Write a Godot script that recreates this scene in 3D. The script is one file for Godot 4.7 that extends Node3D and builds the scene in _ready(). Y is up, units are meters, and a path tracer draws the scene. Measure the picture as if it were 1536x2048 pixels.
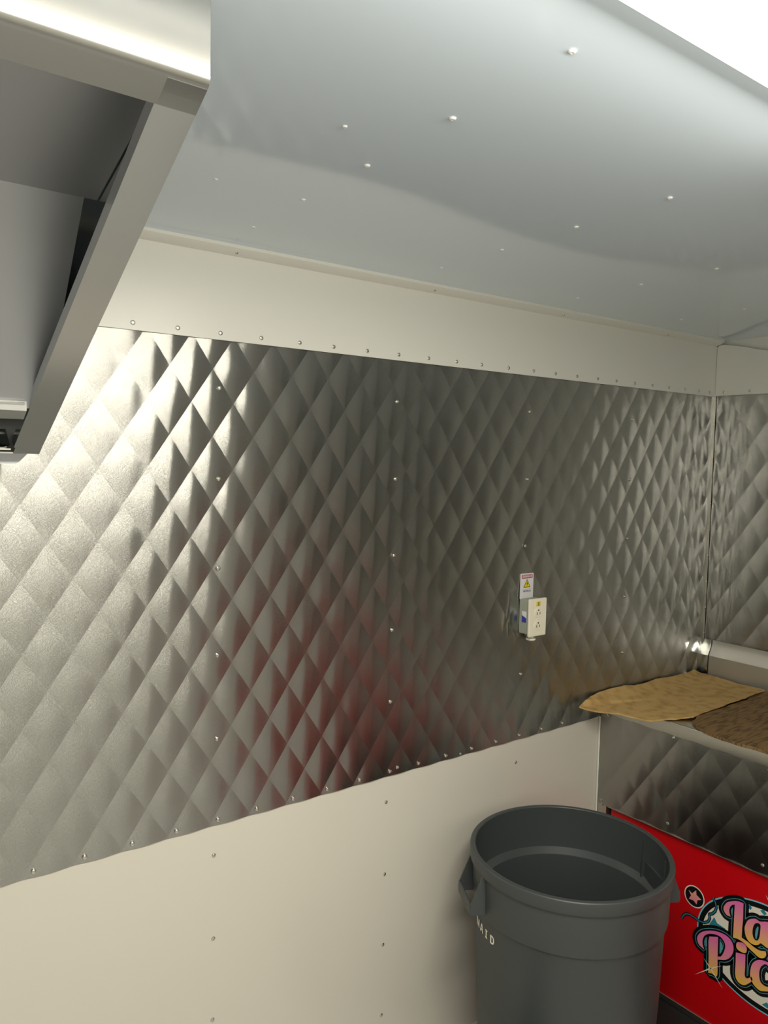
extends Node3D
# Interior of a food trailer: quilted steel side wall, white panels, hood, counter and a grey bin.
# side wall = plane z 0, front end wall = plane x 0, floor = plane y 0, metres.

const XB := -0.6145          # front face of the counter
const CEIL := 2.19
const WIDE := 2.3            # distance between the two side walls
const BACK := -4.6           # rear end wall
const DW := 0.1016           # width and height of one quilted diamond
const DH := 0.15
const LAMP_COLOR := Color(1.0, 0.975, 0.91)
const LAMPS := [-2.185]
const UNDER := 1.9
const FLANK := 0.68
const GLOW := 3.0
var M := {}
var rng := RandomNumberGenerator.new()
var bump := FastNoiseLite.new()
var rivet_mesh: ArrayMesh
var small_rivet_mesh: ArrayMesh


# ---------------------------------------------------------------- helpers
func mat(called: String, c: Color, rough: float, metal := 0.0, spec := 0.5) -> StandardMaterial3D:
	var m := StandardMaterial3D.new()
	m.resource_name = called
	m.albedo_color = c
	m.roughness = rough
	m.metallic = metal
	m.metallic_specular = spec
	M[called] = m
	return m


func obj(called: String, mesh: Mesh, m: Material, parent: Node = self) -> MeshInstance3D:
	var o := MeshInstance3D.new()
	o.name = called
	o.mesh = mesh
	o.material_override = m
	o.cast_shadow = GeometryInstance3D.SHADOW_CASTING_SETTING_ON
	parent.add_child(o, true)
	return o


func thing(called: String, label: String, category: String, at := Vector3.ZERO) -> Node3D:
	var o := Node3D.new()
	o.name = called
	o.position = at
	add_child(o, true)
	o.set_meta("label", label)
	o.set_meta("category", category)
	return o


func setting(called: String, label: String, category := "wall") -> Node3D:
	var o := thing(called, label, category)
	o.set_meta("kind", "structure")
	return o


# a closed outline in (x, y) drawn out along z from d0 to d1, then placed by t; edges that turn less than 23 degrees are smooth
func extrude(outline: PackedVector2Array, d0: float, d1: float, t := Transform3D()) -> ArrayMesh:
	var poly := outline.duplicate()
	if Geometry2D.is_polygon_clockwise(poly):
		poly.reverse()
	var n := poly.size()
	var v := PackedVector3Array()
	var nn := PackedVector3Array()
	var uv := PackedVector2Array()
	var en: Array[Vector2] = []
	for i in n:
		var e := poly[(i + 1) % n] - poly[i]
		en.append(Vector2(e.y, -e.x).normalized())
	for i in n:
		var j := (i + 1) % n
		var na := en[i]
		var nb := en[i]
		if en[(i + n - 1) % n].dot(en[i]) > 0.92:
			na = (en[(i + n - 1) % n] + en[i]).normalized()
		if en[j].dot(en[i]) > 0.92:
			nb = (en[j] + en[i]).normalized()
		var a0 := Vector3(poly[i].x, poly[i].y, d0)
		var a1 := Vector3(poly[i].x, poly[i].y, d1)
		var b0 := Vector3(poly[j].x, poly[j].y, d0)
		var b1 := Vector3(poly[j].x, poly[j].y, d1)
		var n_a := Vector3(na.x, na.y, 0)
		var n_b := Vector3(nb.x, nb.y, 0)
		for q in [[a0, n_a], [b1, n_b], [b0, n_b], [a0, n_a], [a1, n_a], [b1, n_b]]:
			v.append(t * (q[0] as Vector3))
			nn.append((t.basis * (q[1] as Vector3)).normalized())
			uv.append(Vector2((q[0] as Vector3).z, (q[0] as Vector3).x + (q[0] as Vector3).y))
	var tri := Geometry2D.triangulate_polygon(poly)
	for side in 2:
		var d := d0 if side == 0 else d1
		var nz := (t.basis * Vector3(0, 0, -1 if side == 0 else 1)).normalized()
		for k in range(0, tri.size(), 3):
			var order := [0, 1, 2] if side == 0 else [0, 2, 1]
			for w in order:
				var p := poly[tri[k + w]]
				v.append(t * Vector3(p.x, p.y, d))
				nn.append(nz)
				uv.append(p)
	return arrays(v, nn, uv)


func arrays(v: PackedVector3Array, nn: PackedVector3Array, uv: PackedVector2Array, col := PackedColorArray()) -> ArrayMesh:
	for k in range(0, v.size(), 3):   # front faces run clockwise
		if (v[k + 2] - v[k]).cross(v[k + 1] - v[k]).dot(nn[k] + nn[k + 1] + nn[k + 2]) < 0:
			var tv := v[k + 1]
			v[k + 1] = v[k + 2]
			v[k + 2] = tv
			var tn := nn[k + 1]
			nn[k + 1] = nn[k + 2]
			nn[k + 2] = tn
			var tu := uv[k + 1]
			uv[k + 1] = uv[k + 2]
			uv[k + 2] = tu
			if col.size():
				var tc := col[k + 1]
				col[k + 1] = col[k + 2]
				col[k + 2] = tc
	var a := []
	a.resize(Mesh.ARRAY_MAX)
	a[Mesh.ARRAY_VERTEX] = v
	a[Mesh.ARRAY_NORMAL] = nn
	a[Mesh.ARRAY_TEX_UV] = uv
	if col.size():
		a[Mesh.ARRAY_COLOR] = col
	var m := ArrayMesh.new()
	m.add_surface_from_arrays(Mesh.PRIMITIVE_TRIANGLES, a)
	return m


func rounded(x0: float, y0: float, x1: float, y1: float, r: float, seg := 4) -> PackedVector2Array:
	var out := PackedVector2Array()
	var cs := [Vector2(x1 - r, y0 + r), Vector2(x1 - r, y1 - r), Vector2(x0 + r, y1 - r), Vector2(x0 + r, y0 + r)]
	for k in 4:
		for s in seg + 1:
			var a := -PI / 2 + k * PI / 2 + PI / 2 * s / seg
			out.append(cs[k] + Vector2(cos(a), sin(a)) * r)
	return out


# profile plane (z, y), drawn out along x
func along_x() -> Transform3D:
	return Transform3D(Basis(Vector3(0, 0, 1), Vector3(0, 1, 0), Vector3(1, 0, 0)), Vector3.ZERO)


# profile plane (x, y), drawn out along z
func along_z() -> Transform3D:
	return Transform3D()


# profile plane (x, z), drawn out along y
func along_y() -> Transform3D:
	return Transform3D(Basis(Vector3(1, 0, 0), Vector3(0, 0, 1), Vector3(0, 1, 0)), Vector3.ZERO)


func slab(a: Vector3, b: Vector3, r := 0.0) -> ArrayMesh:
	var lo := Vector3(minf(a.x, b.x), minf(a.y, b.y), minf(a.z, b.z))
	var hi := Vector3(maxf(a.x, b.x), maxf(a.y, b.y), maxf(a.z, b.z))
	if r <= 0.0:
		return extrude(PackedVector2Array([Vector2(lo.x, lo.y), Vector2(hi.x, lo.y), Vector2(hi.x, hi.y), Vector2(lo.x, hi.y)]), lo.z, hi.z)
	return extrude(rounded(lo.x, lo.y, hi.x, hi.y, r), lo.z, hi.z)


func lathe(profile: PackedVector2Array, seg: int, t := Transform3D(), a0 := 0.0, a1 := TAU) -> ArrayMesh:
	var v := PackedVector3Array()
	var nn := PackedVector3Array()
	var uv := PackedVector2Array()
	var n := profile.size()
	var en: Array[Vector2] = []
	for i in n - 1:
		var e := profile[i + 1] - profile[i]
		en.append(Vector2(e.y, -e.x).normalized())
	for i in n - 1:
		var na := en[i]
		var nb := en[i]
		if i > 0 and en[i - 1].dot(en[i]) > 0.9:
			na = (en[i - 1] + en[i]).normalized()
		if i < n - 2 and en[i + 1].dot(en[i]) > 0.9:
			nb = (en[i + 1] + en[i]).normalized()
		for s in seg:
			var p := a0 + (a1 - a0) * s / seg
			var q := a0 + (a1 - a0) * (s + 1) / seg
			var A := [profile[i], na, p]
			var B := [profile[i + 1], nb, p]
			var C := [profile[i + 1], nb, q]
			var D := [profile[i], na, q]
			for w in [A, B, C, A, C, D]:
				var pr: Vector2 = w[0]
				var no: Vector2 = w[1]
				var an: float = w[2]
				v.append(t * Vector3(pr.x * cos(an), pr.y, pr.x * sin(an)))
				nn.append((t.basis * Vector3(no.x * cos(an), no.y, no.x * sin(an))).normalized())
				uv.append(Vector2(an, pr.y))
	return arrays(v, nn, uv)


# a sheet pressed into diamond pillows. o + u*U + v*V + height*N over the rectangle; (ul, vl) is one crossing of the creases
func quilt(o: Vector3, U: Vector3, V: Vector3, N: Vector3, u0: float, u1: float, v0: float, v1: float, ul: float, vl: float, seg := 12, deep := 1.0) -> ArrayMesh:
	var verts := PackedVector3Array()
	var norms := PackedVector3Array()
	var uvs := PackedVector2Array()
	var k1 := 0.0015 * deep
	var k2 := 0.0003 * deep
	var k3 := 0.0010 * deep
	var amax := ceili((u1 - ul) / DW + (v1 - vl) / DH) + 1
	var amin := floori((u0 - ul) / DW + (v0 - vl) / DH) - 1
	var bmax := ceili(-(u0 - ul) / DW + (v1 - vl) / DH) + 1
	var bmin := floori(-(u1 - ul) / DW + (v0 - vl) / DH) - 1
	for ia in range(amin, amax):
		for ib in range(bmin, bmax):
			var cu := ul + DW * (ia - ib) / 2.0
			var cv := vl + DH * (ia + ib + 1) / 2.0
			if cu < u0 - DW or cu > u1 + DW or cv < v0 - DH or cv > v1 + DH:
				continue
			var own := rng.randf_range(0.9, 1.1)
			for sa in seg:
				for sb in seg:
					var quad := PackedVector2Array()
					for c in [[0, 0], [1, 0], [1, 1], [0, 1]]:
						var a: float = ia + float(sa + c[0]) / seg
						var b: float = ib + float(sb + c[1]) / seg
						quad.append(Vector2(ul + DW * (a - b) / 2.0, vl + DH * (a + b) / 2.0))
					var inside := 0
					for q in quad:
						if q.x >= u0 and q.x <= u1 and q.y >= v0 and q.y <= v1:
							inside += 1
					if inside == 0:
						var mid := (quad[0] + quad[2]) / 2
						if mid.x < u0 - DW / seg or mid.x > u1 + DW / seg or mid.y < v0 - DH / seg or mid.y > v1 + DH / seg:
							continue
					if inside < 4:
						quad = clip(quad, u0, u1, v0, v1)
						if quad.size() < 3:
							continue
					var ps: Array[Vector3] = []
					var ns: Array[Vector3] = []
					for q in quad:
						var fa := clampf((q.x - ul) / DW + (q.y - vl) / DH - ia, 0.0, 1.0)
						var fb := clampf(-(q.x - ul) / DW + (q.y - vl) / DH - ib, 0.0, 1.0)
						var s_a := sin(PI * fa)
						var s_b := sin(PI * fb)
						var h := (k1 * s_a * s_b * own + k2 * s_a + k3 * s_b)
						var ha := PI * cos(PI * fa) * (k1 * own * s_b + k2)
						var hb := PI * cos(PI * fb) * (k1 * own * s_a + k3)
						var P := o + U * q.x + V * q.y
						var e := 0.004
						var w0 := bump.get_noise_3dv(P) * 0.0011
						var wu := (bump.get_noise_3dv(P + U * e) * 0.0011 - w0) / e
						var wv := (bump.get_noise_3dv(P + V * e) * 0.0011 - w0) / e
						var du := (ha - hb) / DW + wu
						var dv := (ha + hb) / DH + wv
						ps.append(P + N * (h + w0 * 0.3))
						ns.append((N - U * du - V * dv).normalized())
					for k in range(1, quad.size() - 1):
						for w in [0, k + 1, k]:
							verts.append(ps[w])
							norms.append(ns[w])
							uvs.append(quad[w])
	return arrays(verts, norms, uvs)


func clip(poly: PackedVector2Array, u0: float, u1: float, v0: float, v1: float) -> PackedVector2Array:
	for side in 4:
		var out := PackedVector2Array()
		var n := poly.size()
		for i in n:
			var a := poly[i]
			var b := poly[(i + 1) % n]
			var da := [a.x - u0, u1 - a.x, a.y - v0, v1 - a.y][side] as float
			var db := [b.x - u0, u1 - b.x, b.y - v0, v1 - b.y][side] as float
			if da >= 0:
				out.append(a)
			if (da >= 0) != (db >= 0):
				out.append(a.lerp(b, da / (da - db)))
		poly = out
	return poly


# a thin sheet with gentle oil-canning: grid over the rectangle, height from noise
func wavy(o: Vector3, U: Vector3, V: Vector3, N: Vector3, u0: float, u1: float, v0: float, v1: float, step: float, amp: float, noise: FastNoiseLite, calm := false) -> ArrayMesh:
	var verts := PackedVector3Array()
	var norms := PackedVector3Array()
	var uvs := PackedVector2Array()
	var nu := maxi(1, ceili((u1 - u0) / step))
	var nv := maxi(1, ceili((v1 - v0) / step))
	var P := []
	for i in nu + 1:
		for j in nv + 1:
			var u := lerpf(u0, u1, float(i) / nu)
			var v := lerpf(v0, v1, float(j) / nv)
			var p := o + U * u + V * v
			var e := 0.01
			var k := amp * smoothstep(0.0, 0.3, minf(v - v0, v1 - v) + (0.0 if calm else 1.0))
			var h := noise.get_noise_3dv(p) * k
			var du := (noise.get_noise_3dv(p + U * e) * k - h) / e
			var dv := (noise.get_noise_3dv(p + V * e) * k - h) / e
			P.append([p + N * h, (N - U * du - V * dv).normalized(), Vector2(u, v)])
	for i in nu:
		for j in nv:
			var a: Array = P[i * (nv + 1) + j]
			var b: Array = P[(i + 1) * (nv + 1) + j]
			var c: Array = P[(i + 1) * (nv + 1) + j + 1]
			var d: Array = P[i * (nv + 1) + j + 1]
			for w in [a, c, b, a, d, c]:
				verts.append(w[0])
				norms.append(w[1])
				uvs.append(w[2])
	return arrays(verts, norms, uvs)


func rivet(parent: Node3D, at: Vector3, N: Vector3, called := "rivet", small := false) -> void:
	var o := obj(called, small_rivet_mesh if small else rivet_mesh, M.painted_screw if called == "screw" else M.rivet, parent)
	var side := N.cross(Vector3(0.3, 0.5, 0.81)).normalized()
	o.transform = Transform3D(Basis(side, N, side.cross(N)), at)


func flat_print(parent: Node, called: String, poly: PackedVector2Array, x: float, m: Material, top := Color.WHITE, low := Color.WHITE) -> MeshInstance3D:
	var tri := Geometry2D.triangulate_polygon(poly)
	var v := PackedVector3Array()
	var nn := PackedVector3Array()
	var uv := PackedVector2Array()
	var col := PackedColorArray()
	var lo := 1e9
	var hi := -1e9
	for q in poly:
		lo = minf(lo, q.y)
		hi = maxf(hi, q.y)
	for k in tri:
		v.append(Vector3(x, poly[k].y, poly[k].x))
		nn.append(Vector3(-1, 0, 0))
		uv.append(poly[k])
		col.append(low.lerp(top, (poly[k].y - lo) / maxf(hi - lo, 1e-6)))
	return obj(called, arrays(v, nn, uv, col), m, parent)


func pts(a: Array) -> PackedVector2Array:
	var out := PackedVector2Array()
	for k in range(0, a.size(), 2):
		out.append(Vector2(a[k], a[k + 1]) / 1000.0)
	return out


func smooth_closed(p: PackedVector2Array, sub := 3) -> PackedVector2Array:
	var out := PackedVector2Array()
	var n := p.size()
	for i in n:
		var a := p[(i + n - 1) % n]
		var b := p[i]
		var c := p[(i + 1) % n]
		var d := p[(i + 2) % n]
		# keep corners sharp
		var keep := (b - a).normalized().dot((c - b).normalized()) < 0.35 or (c - b).normalized().dot((d - c).normalized()) < 0.35
		for s in sub:
			var t := float(s) / sub
			out.append(b.lerp(c, t) if keep else b.cubic_interpolate(c, a, d, t))
	return out


func stroke(line: PackedVector2Array, w: float) -> PackedVector2Array:
	var r := Geometry2D.offset_polyline(line, w / 2, Geometry2D.JOIN_ROUND, Geometry2D.END_ROUND)
	return r[0] if r.size() else PackedVector2Array()


func ellipse(c: Vector2, rx: float, ry: float, n := 64) -> PackedVector2Array:
	var out := PackedVector2Array()
	for k in n:
		out.append(c + Vector2(cos(TAU * k / n) * rx, sin(TAU * k / n) * ry))
	return out


func lettering(parent: Node, called: String, words: String, size: float, at: Transform3D, m: Material) -> MeshInstance3D:
	var f := SystemFont.new()
	f.font_names = PackedStringArray(["Droid Sans"])
	f.font_weight = 700
	var t := TextMesh.new()
	t.text = words
	t.font = f
	t.font_size = 64
	t.pixel_size = size / 64.0
	t.depth = 0.0004
	var o := obj(called, t, m, parent)
	o.transform = at
	return o


# ---------------------------------------------------------------- scene
func _ready() -> void:
	rng.seed = 7
	bump.seed = 3
	bump.noise_type = FastNoiseLite.TYPE_SIMPLEX_SMOOTH
	bump.frequency = 5.0
	bump.fractal_octaves = 2
	camera_and_light()
	materials()
	build_floor_and_ceiling()
	build_side_wall()
	build_front_wall()
	build_other_walls()
	build_lamp()
	build_hood()
	build_counter()
	build_bin()
	build_outlet()
	build_boards()
	build_bag()


func camera_and_light() -> void:
	var cam := Camera3D.new()
	cam.name = "camera"
	var yaw := deg_to_rad(52.9933)
	var pitch := deg_to_rad(-4.0)
	var roll := deg_to_rad(1.2466)
	var f := Vector3(cos(yaw) * cos(pitch), sin(pitch), -sin(yaw) * cos(pitch))
	var r := f.cross(Vector3.UP).normalized()
	var u := r.cross(f)
	var r2 := r * cos(roll) + u * sin(roll)
	var u2 := u * cos(roll) - r * sin(roll)
	cam.transform = Transform3D(Basis(r2, u2, -f), Vector3(-2.806, 1.73, 1.66))
	cam.fov = rad_to_deg(2.0 * atan(1024.0 / 1575.6))
	cam.near = 0.02
	cam.current = true
	add_child(cam)

	var env := Environment.new()
	env.background_mode = Environment.BG_COLOR
	env.background_color = Color(0.02, 0.02, 0.025)
	env.ambient_light_source = Environment.AMBIENT_SOURCE_DISABLED
	env.tonemap_mode = Environment.TONE_MAPPER_LINEAR
	env.tonemap_exposure = 1.08
	env.sdfgi_enabled = true
	env.ssao_enabled = true
	env.ssil_enabled = true
	var we := WorldEnvironment.new()
	we.name = "environment"
	we.environment = env
	add_child(we)

	# the glow of the ceiling fixture: its flat underside and its two long flanks
	for x in LAMPS:
		lamp_light("lamp_underside", Vector2(1.20, 0.17), UNDER, Vector3(x, 2.131, 1.30), Vector3(0, -1, 0), Vector3(0, 0, 1))
		lamp_light("lamp_flank", Vector2(1.20, 0.034), FLANK, Vector3(x, 2.147, 1.185), Vector3(0, -1.5, -1), Vector3(0, 1, 0))
		lamp_light("lamp_flank", Vector2(1.20, 0.034), FLANK, Vector3(x, 2.147, 1.415), Vector3(0, -1.5, 1), Vector3(0, 1, 0))


func lamp_light(called: String, size: Vector2, energy: float, at: Vector3, towards: Vector3, up: Vector3) -> void:
	var l := AreaLight3D.new()
	l.name = called
	l.area_size = size
	l.light_energy = energy
	l.light_color = LAMP_COLOR
	l.area_range = 8.0
	l.area_attenuation = 2.0
	l.shadow_enabled = true
	add_child(l, true)
	l.look_at_from_position(at, at + towards, up)


func materials() -> void:
	var q := mat("quilted_steel", Color(0.74, 0.74, 0.725), 0.165, 1.0)
	q.anisotropy_enabled = true
	q.anisotropy = -1.0
	var n := NoiseTexture2D.new()
	n.width = 512
	n.height = 512
	n.seamless = true
	var fn := FastNoiseLite.new()
	fn.seed = 11
	fn.frequency = 0.25
	n.noise = fn
	var ramp := Gradient.new()
	ramp.colors = PackedColorArray([Color(0.78, 0.78, 0.78), Color(1, 1, 1)])
	n.color_ramp = ramp
	q.albedo_texture = n
	q.uv1_scale = Vector3(14, 14, 1)
	q.normal_enabled = true
	q.normal_texture = brushed(0.16, 0.30)
	q.normal_scale = 1.0
	mat("white_sheet", Color(0.905, 0.905, 0.88), 0.28)
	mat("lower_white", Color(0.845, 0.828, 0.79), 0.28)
	mat("ceiling_sheet", Color(0.87, 0.925, 0.98), 0.08)  # white sheet; its cool tint puts bluish light into the colour
	mat("edge_white", Color(0.9, 0.9, 0.87), 0.3)
	mat("shell", Color(0.6, 0.6, 0.58), 0.7)
	mat("floor_sheet", Color(0.80, 0.80, 0.79), 0.5)
	mat("floor_black", Color(0.075, 0.075, 0.08), 0.75)
	mat("painted_screw", Color(0.9, 0.9, 0.9), 0.35)
	mat("rivet", Color(0.84, 0.83, 0.80), 0.25, 1.0)
	var s := mat("steel", Color(0.80, 0.79, 0.76), 0.33, 1.0)
	s.anisotropy_enabled = true
	s.anisotropy = 0.6
	mat("hood_steel", Color(0.76, 0.765, 0.77), 0.19, 1.0)
	mat("hood_front_steel", Color(0.62, 0.62, 0.61), 0.21, 1.0)
	mat("hood_liner", Color(0.74, 0.75, 0.77), 0.5, 1.0)
	mat("dull_steel", Color(0.80, 0.79, 0.765), 0.5, 1.0)
	mat("shiny_steel", Color(0.82, 0.82, 0.80), 0.14, 1.0)
	mat("lamp_body", Color(0.92, 0.92, 0.9), 0.4)
	var g := mat("lamp_lens", Color(0.95, 0.95, 0.92), 0.5)
	g.emission_enabled = true
	g.emission = LAMP_COLOR
	g.emission_energy_multiplier = GLOW
	mat("grey_plastic", Color(0.25, 0.268, 0.274), 0.45)
	mat("red_print", Color(0.79, 0.015, 0.065), 0.36)
	mat("black_gap", Color(0.04, 0.04, 0.04), 0.8)
	mat("print_black", Color(0.05, 0.06, 0.075), 0.4)
	mat("print_teal", Color(0.36, 0.66, 0.70), 0.4)
	mat("print_cyan", Color(0.47, 0.80, 0.86), 0.4)
	mat("print_deep_teal", Color(0.18, 0.52, 0.60), 0.4)
	mat("print_white", Color(0.93, 0.91, 0.86), 0.4)
	var pg := mat("print_gradient", Color.WHITE, 0.4)
	pg.vertex_color_use_as_albedo = true
	mat("outlet_plate", Color(0.93, 0.91, 0.84), 0.35)
	mat("box_grey", Color(0.60, 0.62, 0.57), 0.5)
	mat("socket_dark", Color(0.10, 0.09, 0.08), 0.6)
	mat("label_yellow", Color(0.88, 0.80, 0.10), 0.5)
	mat("label_blue", Color(0.20, 0.22, 0.62), 0.5)
	mat("label_white", Color(0.86, 0.85, 0.87), 0.5)
	mat("label_red", Color(0.62, 0.16, 0.18), 0.5)
	mat("black_plastic", Color(0.06, 0.06, 0.065), 0.35)
	var cb := mat("cardboard", Color(1, 1, 1), 0.9)
	cb.albedo_texture = stained(Color(0.77, 0.63, 0.40), Color(0.65, 0.52, 0.315), 21, 0.02)
	cb.uv1_scale = Vector3(1.7, 1.7, 1)
	var wd := mat("dark_board", Color(1, 1, 1), 0.7)
	wd.albedo_texture = stained(Color(0.50, 0.39, 0.245), Color(0.24, 0.185, 0.12), 33, 0.03)
	wd.uv1_scale = Vector3(0.8, 6.0, 1)

	var prof := PackedVector2Array([Vector2(0.0052, -0.001), Vector2(0.0052, 0.0006), Vector2(0.0046, 0.0018), Vector2(0.0034, 0.0026), Vector2(0.0019, 0.0028), Vector2(0.0015, 0.0014), Vector2(0.0, 0.0014)])
	rivet_mesh = lathe(prof, 12)
	var prof2 := PackedVector2Array()
	for q2 in prof:
		prof2.append(q2 * 0.72)
	small_rivet_mesh = lathe(prof2, 10)


# fine mill grain: each short scratch along u tips the surface a little up or down
func brushed(spread: float, tail: float) -> ImageTexture:
	var r := RandomNumberGenerator.new()
	r.seed = 77
	var w := 512
	var h := 512
	var im := Image.create(w, h, false, Image.FORMAT_RGB8)
	for y in h:
		var x := 0
		while x < w:
			var run := r.randi_range(1, 3)
			var ny := clampf(r.randfn(0.0, tail if r.randf() < 0.22 else spread), -0.85, 0.85)
			var nx := r.randfn(0.0, 0.006)
			var nz := sqrt(maxf(0.05, 1.0 - ny * ny - nx * nx))
			var c := Color(nx * 0.5 + 0.5, ny * 0.5 + 0.5, nz * 0.5 + 0.5)
			for k in range(x, mini(w, x + run)):
				im.set_pixel(k, y, c)
			x += run
	return ImageTexture.create_from_image(im)


func stained(base: Color, dark: Color, sd: int, freq: float) -> NoiseTexture2D:
	var t := NoiseTexture2D.new()
	t.width = 512
	t.height = 512
	t.seamless = true
	var f := FastNoiseLite.new()
	f.seed = sd
	f.frequency = freq
	f.fractal_octaves = 5
	t.noise = f
	var r := Gradient.new()
	r.offsets = PackedFloat32Array([0.0, 0.3, 0.5, 1.0])
	r.colors = PackedColorArray([dark, dark.lerp(base, 0.55), base, base.lightened(0.06)])
	t.color_ramp = r
	return t


func build_floor_and_ceiling() -> void:
	var fl := setting("floor", "light grey sheet floor of the trailer", "floor")
	obj("sheet", slab(Vector3(BACK, -0.05, -0.05), Vector3(0.05, 0.0, WIDE + 0.05)), M.floor_sheet, fl)
	var fm := obj("floor_black_strip", extrude(rounded(-0.885, 0.020, XB + 0.016, 1.5, 0.006), 0.0, 0.005, along_y()), M.floor_black)  # thin black strip on the floor at the counter foot
	fm.set_meta("label", "narrow black strip on the floor along the foot of the red counter front")
	fm.set_meta("category", "floor mat")
	var c := setting("ceiling", "glossy white sheet metal ceiling with rows of screws", "ceiling")
	var n := FastNoiseLite.new()
	n.seed = 5
	n.noise_type = FastNoiseLite.TYPE_SIMPLEX_SMOOTH
	n.frequency = 0.9
	n.fractal_octaves = 1
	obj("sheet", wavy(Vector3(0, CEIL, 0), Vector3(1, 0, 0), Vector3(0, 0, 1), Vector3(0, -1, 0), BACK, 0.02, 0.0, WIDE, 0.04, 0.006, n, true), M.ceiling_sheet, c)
	obj("roof", slab(Vector3(BACK - 0.05, CEIL + 0.012, -0.06), Vector3(0.06, CEIL + 0.06, WIDE + 0.06)), M.shell, c)
	for row in 9:
		var x0 := -2.04 + 0.508 * (row - 3)
		if x0 > -0.05 or x0 < BACK:
			continue
		for k in 10:
			var z := 0.18 + 0.2155 * k
			if z > 1.13 and z < 1.46 and x0 > -4.5 and x0 < -1.5:
				continue
			var p := Vector3(x0 - 0.055 * (z - 0.18), CEIL, z)
			p.y -= n.get_noise_3dv(p) * 0.006 * smoothstep(0.0, 0.3, minf(p.z, WIDE - p.z))
			rivet(c, p, Vector3(0, -1, 0), "screw")
	for q in [Vector2(-2.223, 0.397), Vector2(-2.176, 0.714)]:
		var p := Vector3(q.x, CEIL, q.y)
		p.y -= n.get_noise_3dv(p) * 0.006 * smoothstep(0.0, 0.3, minf(p.z, WIDE - p.z))
		rivet(c, p, Vector3(0, -1, 0), "screw", true)


func build_side_wall() -> void:
	var w := setting("wall_left", "side wall of quilted steel between white sheet metal above and below")
	obj("shell", slab(Vector3(BACK, -0.05, -0.06), Vector3(0.06, CEIL + 0.02, 0.0)), M.shell, w)
	var n := FastNoiseLite.new()
	n.seed = 9
	n.noise_type = FastNoiseLite.TYPE_SIMPLEX_SMOOTH
	n.frequency = 1.6
	n.fractal_octaves = 2
	obj("lower_sheet", wavy(Vector3(0, 0, 0.002), Vector3(1, 0, 0), Vector3(0, 1, 0), Vector3(0, 0, 1), BACK, XB, 0.0, 0.875, 0.03, 0.0018, n), M.lower_white, w)
	obj("quilted_sheet", quilt(Vector3(0, 0, 0.0045), Vector3(1, 0, 0), Vector3(0, 1, 0), Vector3(0, 0, 1), -3.9, 0.0, 0.862, 2.0, -2.147, 1.918), M.quilted_steel, w)
	obj("upper_sheet", wavy(Vector3(0, 0, 0.0105), Vector3(1, 0, 0), Vector3(0, 1, 0), Vector3(0, 0, 1), BACK, 0.0, 1.983, CEIL, 0.025, 0.0022, n), M.white_sheet, w)
	obj("upper_sheet_edge", slab(Vector3(BACK, 1.983, 0.0085), Vector3(0, 1.9845, 0.0105)), M.edge_white, w)
	var bead := PackedVector2Array()
	for k in 9:
		var a := -PI / 2 - PI * k / 8.0
		bead.append(Vector2(XB - 0.001 + 0.0035 * cos(a), 0.006 + 0.0035 * sin(a)))
	obj("corner_bead", extrude(bead, 0.0, 0.862, along_y()), M.edge_white, w)
	# rivets
	var top_x := [-2.229, -2.131, -2.031, -1.929, -1.826, -1.729, -1.627, -1.526, -1.424, -1.322, -1.226, -1.117, -1.010, -0.911, -0.809, -0.707, -0.61, -0.51, -0.41, -0.31, -0.21, -0.12, -0.05, -2.33, -2.43]
	for x in top_x:
		rivet(w, Vector3(x, 1.998, 0.0108 + n.get_noise_3d(x, 1.998, 0.0105) * 0.0022), Vector3(0, 0, 1))
	for col in [-2.031, -1.524, -1.017, -0.508, -2.539]:
		for y in [1.876, 1.672, 1.468, 1.266, 1.069]:
			if col == -1.017 and y == 1.266:
				continue
			rivet(w, Vector3(col, y, 0.0075), Vector3(0, 0, 1))
		for y in [0.789, 0.585, 0.383, 0.178]:
			if col < XB:
				rivet(w, Vector3(col - 0.004, y, 0.002 + n.get_noise_3d(col - 0.004, y, 0.002) * 0.0018), Vector3(0, 0, 1), "rivet", false)
	for k in 17:
		rivet(w, Vector3(-2.432 + 0.1014 * k, 0.874, 0.0066), Vector3(0, 0, 1))
	rivet(w, Vector3(-1.494, 0.880, 0.0066), Vector3(0, 0, 1))
	rivet(w, Vector3(-1.260, 0.868, 0.0066), Vector3(0, 0, 1), "rivet", true)
	# angle strip where the wall meets the ceiling
	var c := setting("trim_1", "narrow metal angle strip along the top of the side wall", "trim")
	obj("strip", extrude(PackedVector2Array([Vector2(0.008, CEIL + 0.008), Vector2(0.040, CEIL + 0.008), Vector2(0.040, CEIL - 0.0065), Vector2(0.038, CEIL - 0.0080), Vector2(0.0125, CEIL - 0.0185), Vector2(0.008, CEIL - 0.0185)]), BACK, -0.012, along_x()), M.white_sheet, c)
	for x in [-2.0, -1.42, -0.9, -0.35]:
		rivet(c, Vector3(x, CEIL - 0.0135, 0.025), Vector3(0, -0.7, 0.7), "rivet", true)


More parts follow.
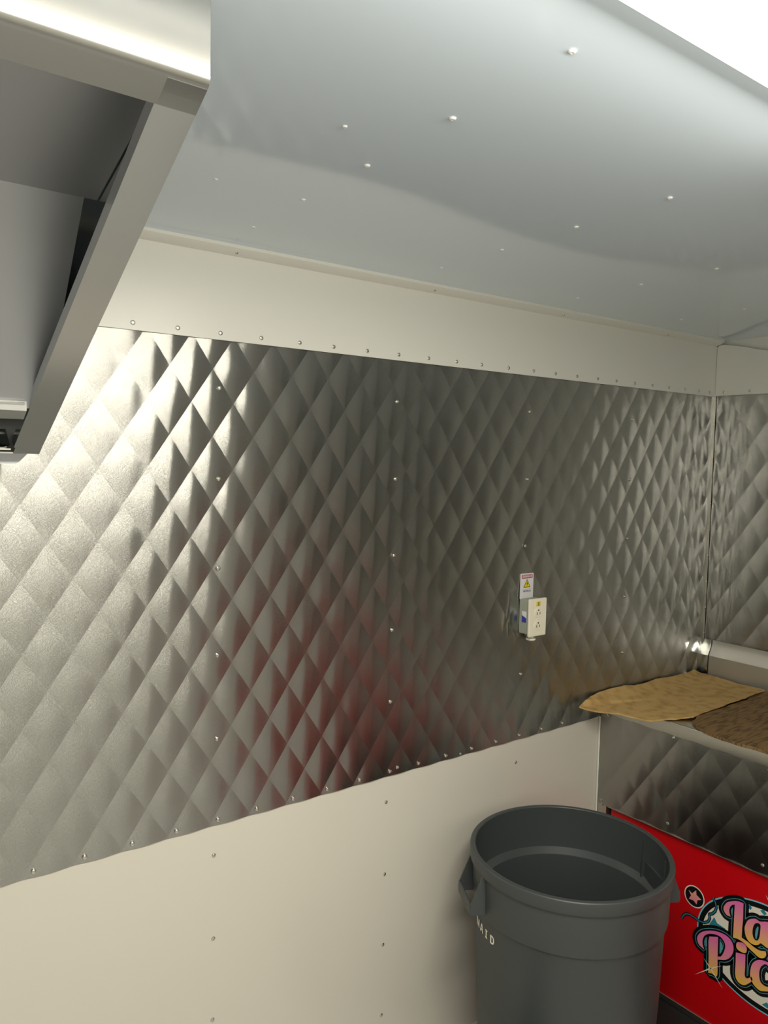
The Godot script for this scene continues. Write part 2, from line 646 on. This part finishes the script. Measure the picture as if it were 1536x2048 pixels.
func build_front_wall() -> void:
	var w := setting("wall_front", "end wall of quilted steel above the counter")
	obj("shell", slab(Vector3(0.012, -0.05, -0.06), Vector3(0.07, CEIL + 0.02, WIDE + 0.06)), M.shell, w)
	obj("liner", slab(Vector3(0.006, 1.95, 0.0), Vector3(0.012, CEIL + 0.01, WIDE)), M.white_sheet, w)
	obj("quilted_sheet", quilt(Vector3(-0.0005, 0, 0), Vector3(0, 0, 1), Vector3(0, 1, 0), Vector3(-1, 0, 0), 0.006, WIDE, 1.04, 2.0, 0.067, 1.671, 10, 0.7), M.quilted_steel, w)
	# upper sheet with a sprung, slanting top edge
	var poly := PackedVector2Array([Vector2(0.011, 1.986), Vector2(WIDE, 1.986), Vector2(WIDE, 2.12), Vector2(0.5, 2.12), Vector2(0.28, 2.128), Vector2(0.18, 2.143), Vector2(0.1, 2.163), Vector2(0.06, 2.171), Vector2(0.03, 2.175), Vector2(0.018, 2.174), Vector2(0.011, 2.166)])
	obj("upper_sheet", extrude(poly, -0.0095, -0.0075, Transform3D(Basis(Vector3(0, 0, 1), Vector3(0, 1, 0), Vector3(1, 0, 0)), Vector3.ZERO)), M.white_sheet, w)
	obj("corner_angle", slab(Vector3(-0.008, 1.05, 0.001), Vector3(-0.0045, 1.986, 0.013)), M.steel, w)
	for k in 20:
		rivet(w, Vector3(-0.0095, 1.999, 0.045 + 0.1 * k), Vector3(-1, 0, 0))
	for k in 9:
		rivet(w, Vector3(-0.006, 1.08 + 0.1 * k, 0.011), Vector3(-1, 0, 0), "rivet", true)


func build_other_walls() -> void:
	var w := setting("wall_right", "opposite side wall of white sheet metal")
	obj("shell", slab(Vector3(BACK, -0.05, WIDE + 0.012), Vector3(0.06, CEIL + 0.02, WIDE + 0.07)), M.shell, w)
	obj("sheet", slab(Vector3(BACK, 0, WIDE), Vector3(0, CEIL, WIDE + 0.012)), M.white_sheet, w)
	var b := setting("wall_back", "rear end wall of white sheet metal")
	obj("sheet", slab(Vector3(BACK - 0.06, -0.05, -0.06), Vector3(BACK, CEIL + 0.02, WIDE + 0.07)), M.white_sheet, b)


func build_lamp() -> void:
	build_fixture(LAMPS[0], "long white ceiling light fixture glowing at the top right corner")


func build_fixture(middle: float, label: String) -> void:
	var t := thing("ceiling_light" if middle > -3.0 else "ceiling_light_001", label, "light", Vector3(0, 0, 0))
	t.set_meta("group", "ceiling light fixtures")
	var x0 := middle - 0.615
	var x1 := middle + 0.615
	obj("housing", slab(Vector3(x0 - 0.01, 2.180, 1.178), Vector3(x1 + 0.01, CEIL + 0.004, 1.422)), M.lamp_body, t)
	var half := PackedVector2Array([Vector2(1.183, 2.182), Vector2(1.183, 2.166)])
	for k in 7:
		var a := PI + PI / 2 * k / 6.0
		half.append(Vector2(1.216, 2.166) + Vector2(cos(a) * 0.033, sin(a) * 0.033))
	var p := half.duplicate()
	for k in range(half.size() - 1, -1, -1):
		p.append(Vector2(2.6 - half[k].x, half[k].y))
	obj("lens", extrude(p, x0, x1, along_x()), M.lamp_lens, t)
	for s in [[x0 - 0.012, x0], [x1, x1 + 0.012]]:
		obj("end_cap", slab(Vector3(s[0], 2.131, 1.180), Vector3(s[1], CEIL + 0.004, 1.420)), M.lamp_body, t)


func build_hood() -> void:
	var xr := -2.48
	var xl := -3.95
	var A := Vector2(0.94, 2.078)      # (z, y) of the front lower edge
	var B := Vector2(0.2845, 1.7225)   # low end of the slanting rim
	var sd := (B - A).normalized()
	var up := Vector2(sd.y, -sd.x)     # into the hood
	if up.y < 0:
		up = -up
	var t := thing("exhaust_hood", "steel exhaust hood with a slanting open underside below the ceiling", "hood", Vector3(0, 0, 0))
	var th := 0.0025
	# front sheet, bent round a soft hem into the front rim with a short return
	var r := 0.012
	var prof := PackedVector2Array()
	prof.append(Vector2(A.x, CEIL + 0.004))
	var turn := acos(clampf(Vector2(0, -1).dot(sd), -1, 1))
	var tan_len := r * tan(turn / 2)
	var s0 := A + Vector2(0, tan_len)
	var cen := s0 + Vector2(-r, 0)
	for k in 9:
		var a := -turn * k / 8.0
		prof.append(cen + Vector2(cos(a), sin(a)) * r)
	prof.append(A + sd * 0.038)
	prof.append(A + sd * 0.038 + up * 0.018)
	prof.append(A + sd * (0.038 - th) + up * 0.018)
	prof.append(A + sd * (0.038 - th) + up * th)
	for k in 9:
		var a := -turn * (8 - k) / 8.0
		prof.append(cen + Vector2(cos(a), sin(a)) * (r - th))
	prof.append(Vector2(A.x - th, CEIL + 0.004))
	obj("front_panel", extrude(prof, xl, xr, along_x()), M.hood_front_steel, t)
	# side sheets, following the slant and then level to the wall
	for s in [[xr - th, xr], [xl, xl + th]]:
		obj("side_panel", extrude(PackedVector2Array([Vector2(A.x - 0.003, CEIL + 0.004), Vector2(A.x - 0.003, A.y + 0.003), B + Vector2(0, 0.001), Vector2(0.012, B.y + 0.001), Vector2(0.012, CEIL + 0.004)]), s[0], s[1], along_x()), M.hood_steel, t)
	# slanting side rims
	for s in [[xr - 0.042 + th, xr, xr - 0.042], [xl, xl + 0.042 - th, xl + 0.042 - th]]:
		var a0 := A + sd * 0.006
		obj("side_rim", extrude(PackedVector2Array([a0, B, B + up * th, a0 + up * th]), s[0], s[1], along_x()), M.hood_steel, t)
		obj("rim_return", extrude(PackedVector2Array([a0 + sd * 0.03, B - sd * 0.02, B - sd * 0.02 + up * 0.018, a0 + sd * 0.03 + up * 0.018]), s[2], s[2] + th, along_x()), M.hood_steel, t)
	# level bottom behind the slant, back sheet, top
	obj("bottom_panel", extrude(PackedVector2Array([B, Vector2(0.012, B.y), Vector2(0.012, B.y + th), B + Vector2(0, th)]), xl, xr, along_x()), M.hood_steel, t)
	obj("back_panel", slab(Vector3(xl, B.y, 0.012), Vector3(xr, CEIL + 0.004, 0.016)), M.hood_steel, t)
	# grease trough at the low end and the slanting filter plates above it
	var trough := obj("grease_trough", extrude(PackedVector2Array([Vector2(0.27, 1.728), Vector2(0.27, 1.757), Vector2(0.2725, 1.757), Vector2(0.2745, 1.7305), Vector2(0.30, 1.7305), Vector2(0.30, 1.728)]), xl + 0.045, xr - 0.046, along_x()), M.shiny_steel, t)
	obj("lip", extrude(PackedVector2Array([Vector2(0.288, 1.734), Vector2(0.294, 1.7365), Vector2(0.262, 1.762), Vector2(0.258, 1.758)]), xl + 0.045, xr - 0.046, along_x()), M.shiny_steel, trough)
	var F0 := Vector2(0.405, 1.790)
	var F1 := Vector2(0.607, 2.050)
	var fd := (F1 - F0).normalized()
	var fn := Vector2(-fd.y, fd.x)
	for k in 3:
		var a := -2.50 - 0.47 * k
		var f := obj("filter", extrude(PackedVector2Array([F0, F1, F1 + fn * 0.02, F0 + fn * 0.02]), a - 0.465, a, along_x()), M.hood_liner, t)
		obj("filter_frame", extrude(PackedVector2Array([F0 - fn * 0.004, F0 + fd * 0.012 - fn * 0.004, F0 + fd * 0.012, F0]), a - 0.465, a - 0.03, along_x()), M.shiny_steel, f)
	obj("filter_rail", extrude(PackedVector2Array([F0 - fd * 0.02, F0 + Vector2(0.008, -0.004), F0 + Vector2(0.008, 0.01), F0 - fd * 0.004]), xl + 0.046, xr - 0.047, along_x()), M.hood_steel, t)
	obj("liner", extrude(PackedVector2Array([F1, Vector2(0.93, 2.150), Vector2(0.93, 2.153), F1 + Vector2(0, 0.003)]), xl + 0.004, xr - 0.004, along_x()), M.hood_liner, t)
	# drip tray slung under the level part
	obj("drip_tray", extrude(PackedVector2Array([Vector2(xr - 0.010, B.y), Vector2(xr - 0.022, B.y - 0.013), Vector2(xr - 0.028, B.y - 0.0175), Vector2(xl + 0.06, B.y - 0.0185), Vector2(xl + 0.04, B.y)]), 0.04, 0.25), M.hood_liner, t)


func build_counter() -> void:
	var wt := thing("worktop", "steel worktop with backsplash along the quilted end wall, carrying the cardboard", "worktop", Vector3(0, 0, 0))
	var t := thing("counter_cabinet", "cabinet with quilted steel apron and red printed front under the worktop", "cabinet", Vector3(0, 0, 0))
	var z1 := WIDE - 0.004
	# worktop with a rounded front edge
	var top := PackedVector2Array([Vector2(-0.012, 0.90), Vector2(-0.012, 0.919)])
	for k in 6:
		var a := PI / 2 + PI / 2 * k / 5.0
		top.append(Vector2(XB - 0.001 + 0.004, 0.915) + Vector2(cos(a), sin(a)) * 0.004)
	top.append(Vector2(XB - 0.001, 0.8785))
	top.append(Vector2(XB + 0.002, 0.8775))
	top.append(Vector2(XB + 0.004, 0.90))
	obj("top", extrude(top, 0.010, z1), M.steel, wt)
	# backsplash and its bright end piece in the corner
	var sp := PackedVector2Array([Vector2(-0.009, 1.060), Vector2(-0.011, 1.0605), Vector2(-0.0125, 1.040), Vector2(-0.031, 1.003), Vector2(-0.033, 0.9195), Vector2(-0.030, 0.9195), Vector2(-0.028, 1.003), Vector2(-0.009, 1.040)])
	var bs := obj("backsplash", extrude(sp, 0.052, z1), M.dull_steel, wt)
	var sp2 := PackedVector2Array()
	for q in sp:
		sp2.append(q + Vector2(-0.002, 0.0))
	obj("end_piece", extrude(sp2, 0.004, 0.049), M.shiny_steel, bs)
	obj("apron", quilt(Vector3(XB + 0.001, 0, 0), Vector3(0, 0, 1), Vector3(0, 1, 0), Vector3(-1, 0, 0), 0.006, z1, 0.562, 0.879, 0.461, 0.802, 12, 1.15), M.quilted_steel, t)
	obj("apron_lip", slab(Vector3(XB - 0.003, 0.5605, 0.052), Vector3(XB + 0.012, 0.5625, z1)), M.steel, t)
	obj("post", slab(Vector3(XB + 0.001, 0.0, 0.006), Vector3(XB + 0.03, 0.575, 0.045)), M.steel, t)
	obj("side_gap", slab(Vector3(XB + 0.022, 0.0, 0.045), Vector3(XB + 0.03, 0.56, 0.062)), M.black_gap, t)
	obj("carcass", slab(Vector3(XB + 0.03, 0.0, 0.03), Vector3(-0.02, 0.898, z1)), M.black_gap, t)
	var panel := obj("front_panel", slab(Vector3(XB + 0.014, 0.025, 0.057), Vector3(XB + 0.03, 0.565, z1)), M.red_print, t)
	obj("bottom_strip", slab(Vector3(XB + 0.010, 0.006, 0.045), Vector3(XB + 0.03, 0.0255, z1), 0.002), M.steel, t)
	for q in [Vector2(0.286, 0.872), Vector2(0.28, 0.592), Vector2(0.586, 0.590), Vector2(0.026, 0.574), Vector2(0.028, 0.561), Vector2(0.038, 0.873), Vector2(0.59, 0.87), Vector2(0.89, 0.592)]:
		rivet(t, Vector3(XB - 0.0006 if q.x > 0.03 else XB + 0.0005, q.y, q.x), Vector3(-1, 0, 0))
	build_print(panel)


func build_print(panel: Node3D) -> void:
	var x := XB + 0.0138
	var e := 0.00025
	var shapes := {
		"L": [494,387,483,386,474,393,471,401,473,411,481,425,493,434,507,442,521,446,531,446,531,434,532,397,531,370,531,342,540,340,551,338,563,334,576,331,589,332,603,338,605,329,601,318,592,311,582,310,567,316,552,322,539,329,527,331,516,331,505,328,505,356,505,397,505,430,497,425,491,415,489,404,491,395],
		"a": [538,373,541,389,547,403,557,412,570,418,581,416,596,423,612,429,612,398,611,370,615,365,622,368,624,361,615,352,604,350,588,354,581,346,568,339,553,341,543,352],
		"dot": [516,313,519,321,529,326,540,327,547,320,548,309,544,301,534,298,523,299,517,304],
		"P": [417,244,401,249,393,261,393,274,402,290,418,304,440,316,464,323,486,323,501,315,508,300,507,281,497,260,482,246,461,236,462,246,471,251,479,269,483,289,478,302,466,310,449,309,430,301,416,288,410,270,412,254],
		"stem": [431,293,459,306,461,238,463,188,455,182,444,183,434,179,432,235],
		"i": [516,288,545,297,546,258,546,235,549,228,555,229,566,241,570,234,565,224,557,214,545,203,530,202,520,212,517,229,517,260],
		"c": [571,224,563,236,562,256,565,276,572,290,583,301,596,307,609,309,620,309,628,305,629,296,621,292,615,294,612,299,604,300,597,293,591,283,588,268,589,253,593,241,601,236,610,236,622,242,631,252,634,244,622,229,607,220,592,214,579,218]}
	var mid := Vector2(0.611, 0.3126)
	flat_print(panel, "emblem_rim", ellipse(mid, 0.222, 0.161, 96), x - e, M.print_cyan)
	flat_print(panel, "emblem_band", ellipse(mid, 0.218, 0.157, 96), x - 2 * e, M.print_black)
	flat_print(panel, "emblem_field", ellipse(mid, 0.203, 0.142, 96), x - 3 * e, M.print_white)
	for q in [[428, 330, 443, 360, 453, 346, 479, 342, 480, 336, 453, 330], [540, 442, 548, 452, 556, 444, 552, 436], [580, 448, 590, 456, 600, 447, 592, 440], [600, 176, 614, 190, 630, 180, 640, 170]]:
		flat_print(panel, "emblem_peak", pts(q), x - 4 * e, M.print_deep_teal)
	var pink := Color(0.92, 0.42, 0.74).srgb_to_linear()
	var gold := Color(0.95, 0.77, 0.28).srgb_to_linear()
	var outline := {}
	for k in shapes:
		outline[k] = smooth_closed(pts(shapes[k]))
		if Geometry2D.is_polygon_clockwise(outline[k]):
			outline[k].reverse()
	for k in outline:
		for g in Geometry2D.offset_polygon(outline[k], 0.0165, Geometry2D.JOIN_ROUND):
			if not Geometry2D.is_polygon_clockwise(g):
				flat_print(panel, "letter_border", g, x - 5 * e, M.print_black)  # wide black printed border around each letter
	for k in outline:
		for g in Geometry2D.offset_polygon(outline[k], 0.0072, Geometry2D.JOIN_ROUND):
			if not Geometry2D.is_polygon_clockwise(g):
				flat_print(panel, "letter_outline", g, x - 6 * e, M.print_teal)
	for k in outline:
		for g in Geometry2D.offset_polygon(outline[k], 0.0056, Geometry2D.JOIN_ROUND):
			if not Geometry2D.is_polygon_clockwise(g):
				flat_print(panel, "letter_inline", g, x - 7 * e, M.print_black)
	for k in outline:
		var top := pink
		var low := gold
		if k == "P":
			low = pink.lerp(gold, 0.35)
		flat_print(panel, "letter", outline[k], x - 8 * e, M.print_gradient, top, low)
	flat_print(panel, "letter_counter", smooth_closed(pts([562, 372, 563, 390, 568, 403, 577, 409, 584, 406, 584, 389, 583, 371, 579, 359, 573, 355, 566, 359])), x - 9 * e, M.print_black)
	flat_print(panel, "letter_slit", pts([570, 371, 571, 386, 576, 399, 579, 398, 578, 380, 575, 360, 572, 360]), x - 10 * e, M.print_teal)
	flat_print(panel, "letter_slit", pts([467, 258, 474, 272, 475, 288, 468, 298, 466, 280]), x - 10 * e, M.print_teal)
	flat_print(panel, "letter_slit", pts([421, 256, 424, 258, 423, 283, 419, 274]), x - 10 * e, M.print_teal)
	# curl and star badge
	var curl := pts([338, 305, 343, 317, 351, 326, 363, 330, 377, 329, 394, 325, 411, 327, 425, 337, 430, 350, 427, 362, 437, 368, 446, 381, 449, 394, 445, 408, 436, 420])
	flat_print(panel, "curl_edge", stroke(curl, 0.009), x - 9 * e, M.print_black)
	flat_print(panel, "curl", stroke(curl, 0.0035), x - 10 * e, M.print_deep_teal)
	var bc := Vector2(0.375, 0.392)
	flat_print(panel, "badge_ring", ellipse(bc, 0.034, 0.034, 48), x - e, M.print_white)
	flat_print(panel, "badge_disc", ellipse(bc, 0.0305, 0.0305, 48), x - 2 * e, M.print_black)
	flat_print(panel, "badge_star", pts([355, 405, 367, 399, 380, 415, 382, 401, 399, 393, 386, 386, 384, 371, 373, 379, 357, 377, 364, 391]), x - 3 * e, M.print_gradient, gold.lerp(pink, 0.35), pink.lerp(gold, 0.25))
	# four-armed sparkle on the foot of the P and one by the rim
	for s in [[Vector2(0.441, 0.197), [Vector2(0.417, 0.217), Vector2(0.482, 0.156), Vector2(0.39, 0.149), Vector2(0.475, 0.224)]], [Vector2(0.612, 0.478), [Vector2(0.594, 0.502), Vector2(0.628, 0.458), Vector2(0.6, 0.47), Vector2(0.626, 0.488)]]]:
		var c: Vector2 = s[0]
		for tip in s[1]:
			var d := ((tip as Vector2) - c).normalized()
			var side := Vector2(-d.y, d.x) * 0.0022
			flat_print(panel, "sparkle", PackedVector2Array([c + side, tip, c - side]), x - 11 * e, M.print_white)


func build_bin() -> void:
	var c := Vector3(-1.1376, 0.0, 0.32)
	var t := thing("trash_can", "round grey plastic trash can with side handles beside the counter", "trash can", c)
	var prof := PackedVector2Array([Vector2(0.0, 0.02), Vector2(0.20, 0.02), Vector2(0.206, 0.005), Vector2(0.218, 0.0), Vector2(0.224, 0.006), Vector2(0.2275, 0.03),
		Vector2(0.2435, 0.30), Vector2(0.2505, 0.525), Vector2(0.2520, 0.529), Vector2(0.2575, 0.534), Vector2(0.2588, 0.539), Vector2(0.262, 0.645), Vector2(0.2680, 0.646), Vector2(0.2690, 0.648),
		Vector2(0.2700, 0.675), Vector2(0.2694, 0.678), Vector2(0.2675, 0.6800), Vector2(0.2650, 0.6808), Vector2(0.2580, 0.6808), Vector2(0.2560, 0.6800), Vector2(0.2548, 0.678),
		Vector2(0.2528, 0.560), Vector2(0.2518, 0.5570), Vector2(0.2360, 0.5420), Vector2(0.2350, 0.5390), Vector2(0.2335, 0.30), Vector2(0.219, 0.035), Vector2(0.0, 0.035)])
	obj("body", lathe(prof, 96), M.grey_plastic, t)
	for k in 2:
		var az := PI + deg_to_rad(28.5) + PI * k   # angle of the handle in the x-z plane
		var dir := Vector3(cos(az), 0, sin(az))
		var tan_v := Vector3(-sin(az), 0, cos(az))
		var hw := 0.060
		var h := Node3D.new()
		h.name = "handle"
		t.add_child(h, true)
		for s in [-1.0, 1.0]:
			var b := Basis(dir, Vector3.UP, dir.cross(Vector3.UP))
			var o2: Vector3 = tan_v * hw * s
			var off := 0.267 - sqrt(0.267 * 0.267 - hw * hw)
			obj("cheek", extrude(PackedVector2Array([Vector2(0.252 - off, 0.660), Vector2(0.262 - off, 0.662), Vector2(0.291, 0.573), Vector2(0.293, 0.552), Vector2(0.289, 0.545), Vector2(0.245 - off, 0.545)]), -0.0025, 0.0025, Transform3D(b, o2)), M.grey_plastic, h)
		var bar := rounded(0.287, 0.543, 0.293, 0.574, 0.0025, 3)
		obj("grip", extrude(bar, -hw, hw, Transform3D(Basis(dir, Vector3.UP, dir.cross(Vector3.UP)), Vector3.ZERO)), M.grey_plastic, h)
		obj("pocket", extrude(PackedVector2Array([Vector2(0.246, 0.545), Vector2(0.2535, 0.545), Vector2(0.2555, 0.60), Vector2(0.248, 0.60)]), -hw * 0.9, hw * 0.9, Transform3D(Basis(dir, Vector3.UP, dir.cross(Vector3.UP)), Vector3.ZERO)), M.grey_plastic, h)
	# white letters running round the body under the handle
	var word := "MAID"
	for k in word.length():
		var az := PI + deg_to_rad(29.0 - 6.5 * k)
		var rad := 0.2495
		var out := Vector3(cos(az), 0, sin(az))
		var right := Vector3.UP.cross(out)
		lettering(t, "letter", word[k], 0.031, Transform3D(Basis(right, Vector3.UP, out), out * (rad + 0.0008) + Vector3(0, 0.487, 0)), M.print_white)


func build_outlet() -> void:
	var t := thing("outlet_box", "grey surface-mounted electrical box with cream double outlet on the quilted wall", "outlet", Vector3(-1.0, 1.2535, 0.0075))
	obj("box", extrude(rounded(-0.0325, -0.053, 0.0325, 0.053, 0.004), 0.0, 0.040), M.box_grey, t)
	var plate := obj("cover_plate", extrude(rounded(-0.0375, -0.0575, 0.0375, 0.0575, 0.003), 0.040, 0.045), M.outlet_plate, t)
	obj("plate_face", extrude(rounded(-0.0355, -0.0555, 0.0355, 0.0555, 0.003), 0.045, 0.0462), M.outlet_plate, plate)
	for s in [-1, 1]:
		var rc := obj("receptacle", extrude(ellipse(Vector2(0, 0.0195 * -s - 0.006), 0.0165, 0.0142, 32), 0.046, 0.0482), M.outlet_plate, t)
		var cy: float = 0.0195 * -s - 0.006
		obj("slot", slab(Vector3(-0.0075, cy - 0.006, 0.0478), Vector3(-0.0050, cy + 0.003, 0.0485)), M.socket_dark, rc)
		obj("slot", slab(Vector3(0.0050, cy - 0.005, 0.0478), Vector3(0.0072, cy + 0.003, 0.0485)), M.socket_dark, rc)
		obj("ground_hole", extrude(ellipse(Vector2(0, cy + 0.0085), 0.0026, 0.0026, 12), 0.0478, 0.0486), M.socket_dark, rc)
	obj("plate_screw", extrude(ellipse(Vector2(0, -0.006), 0.0028, 0.0028, 12), 0.046, 0.0475), M.outlet_plate, t)
	var st := obj("number_sticker", slab(Vector3(-0.009, 0.034, 0.0462), Vector3(0.009, 0.0485, 0.0466)), M.label_yellow, t)
	lettering(st, "number", "2", 0.013, Transform3D(Basis(), Vector3(0, 0.0412, 0.0467)), M.print_black)
	# approval sticker on the left flank
	var lab := obj("side_label", slab(Vector3(-0.0329, -0.017, 0.011), Vector3(-0.0325, 0.017, 0.029)), M.label_white, t)
	obj("blue_field", extrude(PackedVector2Array([Vector2(0.011, -0.017), Vector2(0.029, -0.017), Vector2(0.029, -0.003), Vector2(0.011, 0.004)]), -0.0332, -0.0329, along_x()), M.label_blue, lab)
	# threaded connector below
	var down := lathe(PackedVector2Array([Vector2(0.0, -0.053), Vector2(0.010, -0.053), Vector2(0.010, -0.068), Vector2(0.0145, -0.069), Vector2(0.015, -0.073), Vector2(0.013, -0.075), Vector2(0.0, -0.075)]), 24, Transform3D(Basis(), Vector3(0.0, 0, 0.02)))
	obj("connector", down, M.outlet_plate, t)

	var s := thing("danger_sign", "small white danger sticker with yellow triangle above the outlet box", "sign", Vector3(-1.0055, 1.3435, 0.0085))
	obj("plate", extrude(rounded(-0.0285, -0.0395, 0.0285, 0.0395, 0.004), -0.001, 0.001), M.label_white, s)
	var hd := obj("header", extrude(rounded(-0.0235, 0.0240, 0.0235, 0.0355, 0.002), 0.001, 0.0013), M.label_red, s)
	lettering(hd, "header_text", "DANGER", 0.0105, Transform3D(Basis(), Vector3(0, 0.0298, 0.0014)), M.label_white)
	obj("triangle_edge", extrude(PackedVector2Array([Vector2(-0.0155, -0.004), Vector2(0.0155, -0.004), Vector2(0, 0.0215)]), 0.001, 0.0013), M.print_black, s)
	var tri := obj("triangle", extrude(PackedVector2Array([Vector2(-0.0122, -0.0022), Vector2(0.0122, -0.0022), Vector2(0, 0.0180)]), 0.0013, 0.0016), M.label_yellow, s)
	obj("bolt", extrude(PackedVector2Array([Vector2(0.001, 0.0135), Vector2(-0.0028, 0.0062), Vector2(-0.0002, 0.0066), Vector2(-0.0014, -0.0002), Vector2(0.0028, 0.0078), Vector2(0.0003, 0.0074), Vector2(0.003, 0.0135)]), 0.0016, 0.0019), M.print_black, tri)
	obj("rule", slab(Vector3(-0.0265, -0.0098, 0.001), Vector3(0.0265, -0.0092, 0.0012)), M.box_grey, s)
	lettering(s, "voltage_text", "120 VOLTS", 0.0072, Transform3D(Basis(), Vector3(0, -0.0155, 0.0012)), M.print_black)


func sheet(top: Array, thick: float, scale_uv := 1.0) -> ArrayMesh:
	# a bent sheet from an outline of (x, y, z) points: fan grid between a centre and the rim, plus the cut edge and the underside
	var c := Vector3.ZERO
	for p in top:
		c += p
	c /= top.size()
	c.y = 0.9282
	var v := PackedVector3Array()
	var uv := PackedVector2Array()
	var n := top.size()
	var rings := 7
	var st := SurfaceTool.new()
	st.begin(Mesh.PRIMITIVE_TRIANGLES)
	var at := func(i: int, k: int, dy: float) -> Vector3:
		var f := float(k) / rings
		var p: Vector3 = top[i % n]
		var q := c.lerp(p, f)
		q.y = c.y + (p.y - c.y) * pow(f, 2.5) + 0.0012 * sin(q.x * 37.0 + q.z * 21.0) * f
		q.y += dy
		return q
	for layer in 2:
		for i in n:
			for k in rings:
				var a: Vector3 = at.call(i, k, -thick * layer)
				var b: Vector3 = at.call(i + 1, k, -thick * layer)
				var d: Vector3 = at.call(i, k + 1, -thick * layer)
				var e: Vector3 = at.call(i + 1, k + 1, -thick * layer)
				var tris := [[a, d, e], [a, e, b]] if layer == 0 else [[a, e, d], [a, b, e]]
				for tr in tris:
					if k == 0 and (tr[0] as Vector3).is_equal_approx(tr[2]):
						continue
					for w in tr:
						st.set_smooth_group(layer)
						st.set_uv(Vector2((w as Vector3).x, (w as Vector3).z) * scale_uv)
						st.add_vertex(w)
	for i in n:
		var a: Vector3 = at.call(i, rings, 0.0)
		var b: Vector3 = at.call(i + 1, rings, 0.0)
		var d := a - Vector3(0, thick, 0)
		var e := b - Vector3(0, thick, 0)
		for w in [a, d, b, b, d, e]:
			st.set_smooth_group(-1)
			st.set_uv(Vector2(w.x + w.y * 3.0, w.z) * scale_uv)
			st.add_vertex(w)
	st.generate_normals()
	return st.commit()


func densify(a: Array, step: float, jag: float) -> Array:
	var out := []
	var r := RandomNumberGenerator.new()
	r.seed = 5
	for i in a.size():
		var p: Vector3 = a[i]
		var q: Vector3 = a[(i + 1) % a.size()]
		var k := maxi(1, roundi(p.distance_to(q) / step))
		for s in k:
			out.append(p.lerp(q, float(s) / k) + Vector3(r.randf_range(-jag, jag), r.randf_range(-jag, jag) * 0.2, r.randf_range(-jag, jag)))
	return out


func build_boards() -> void:
	var rim := [Vector3(-0.76, 0.929, 0.032), Vector3(-0.735, 0.945, 0.032), Vector3(-0.649, 0.950, 0.014), Vector3(-0.558, 0.955, 0.014), Vector3(-0.50, 0.952, 0.014), Vector3(-0.45, 0.947, 0.022), Vector3(-0.293, 0.945, 0.014), Vector3(-0.186, 0.943, 0.017), Vector3(-0.12, 0.943, 0.022), Vector3(-0.07, 0.948, 0.017), Vector3(-0.058, 0.938, 0.04), Vector3(-0.052, 0.935, 0.1), Vector3(-0.058, 0.930, 0.18), Vector3(-0.085, 0.942, 0.298), Vector3(-0.2, 0.940, 0.300), Vector3(-0.33, 0.937, 0.301), Vector3(-0.45, 0.9355, 0.303), Vector3(-0.541, 0.9345, 0.308), Vector3(-0.595, 0.927, 0.276), Vector3(-0.673, 0.927, 0.247), Vector3(-0.69, 0.927, 0.214), Vector3(-0.702, 0.926, 0.148), Vector3(-0.741, 0.927, 0.1)]
	var o := obj("cardboard_sheet", sheet(densify(rim, 0.02, 0.0022), 0.005), M.cardboard)
	o.set_meta("label", "torn brown cardboard sheet on the counter, curling up against the quilted wall")
	o.set_meta("category", "cardboard")
	var rim2 := [Vector3(-0.575, 0.9285, 0.324), Vector3(-0.519, 0.9285, 0.306), Vector3(-0.388, 0.9285, 0.304), Vector3(-0.221, 0.9285, 0.302), Vector3(-0.052, 0.9285, 0.270), Vector3(-0.05, 0.9285, 0.6), Vector3(-0.05, 0.9285, 0.98), Vector3(-0.63, 0.9285, 0.98), Vector3(-0.636, 0.9285, 0.6), Vector3(-0.636, 0.9285, 0.479), Vector3(-0.63, 0.9285, 0.41), Vector3(-0.596, 0.9285, 0.345)]
	var b := obj("stained_board", sheet(densify(rim2, 0.02, 0.0022), 0.0088), M.dark_board)
	b.set_meta("label", "dark stained brown board lying on the counter beside the cardboard")
	b.set_meta("category", "board")


func build_bag() -> void:
	# only two peaks of it reach into the picture at the lower edge
	var n := FastNoiseLite.new()
	n.seed = 4
	n.frequency = 9.0
	var rings := 22
	var seg := 36
	var grid := []
	for i in rings + 1:
		var f := float(i) / rings
		var row := []
		for k in seg:
			var a := TAU * k / seg
			var r := 0.085 * sqrt(maxf(0.0, 1.0 - pow(absf(f * 1.25 - 0.45) / 0.9, 2.6))) if f < 0.8 else lerpf(0.050, 0.012, (f - 0.8) / 0.2)
			if i == 0:
				r = 0.0
			var p := Vector3(cos(a) * r * 1.05, f * 0.30, sin(a) * r * 0.9)
			r = n.get_noise_3dv(p * 1.6) * 0.022
			p += Vector3(cos(a), 0, sin(a)) * r * (1.0 if f > 0.05 else 0.0)
			# two gathered ears at the top
			if f > 0.6:
				p.y += (f - 0.6) / 0.4 * 0.085 * (0.5 + 0.5 * cos(2.0 * a)) * 1.1
				p.x += cos(a) * (f - 0.6) / 0.4 * 0.03
			if i == rings:   # gathered shut
				p = Vector3(p.x * 0.25, 0.27 + 0.02 * cos(2.0 * a), p.z * 0.25)
			row.append(p)
		grid.append(row)
	var st := SurfaceTool.new()
	st.begin(Mesh.PRIMITIVE_TRIANGLES)
	st.set_smooth_group(0)
	for i in rings:
		for k in seg:
			var a: Vector3 = grid[i][k]
			var b: Vector3 = grid[i][(k + 1) % seg]
			var c: Vector3 = grid[i + 1][(k + 1) % seg]
			var d: Vector3 = grid[i + 1][k]
			for w in [a, b, c, a, c, d]:
				st.add_vertex(w)
	st.generate_normals()
	var o := obj("black_bag", st.commit(), M.black_plastic)
	o.position = Vector3(-1.5, -0.012, 0.41)
	o.set_meta("label", "black plastic bag standing on the floor in front of the grey trash can")
	o.set_meta("category", "bag")
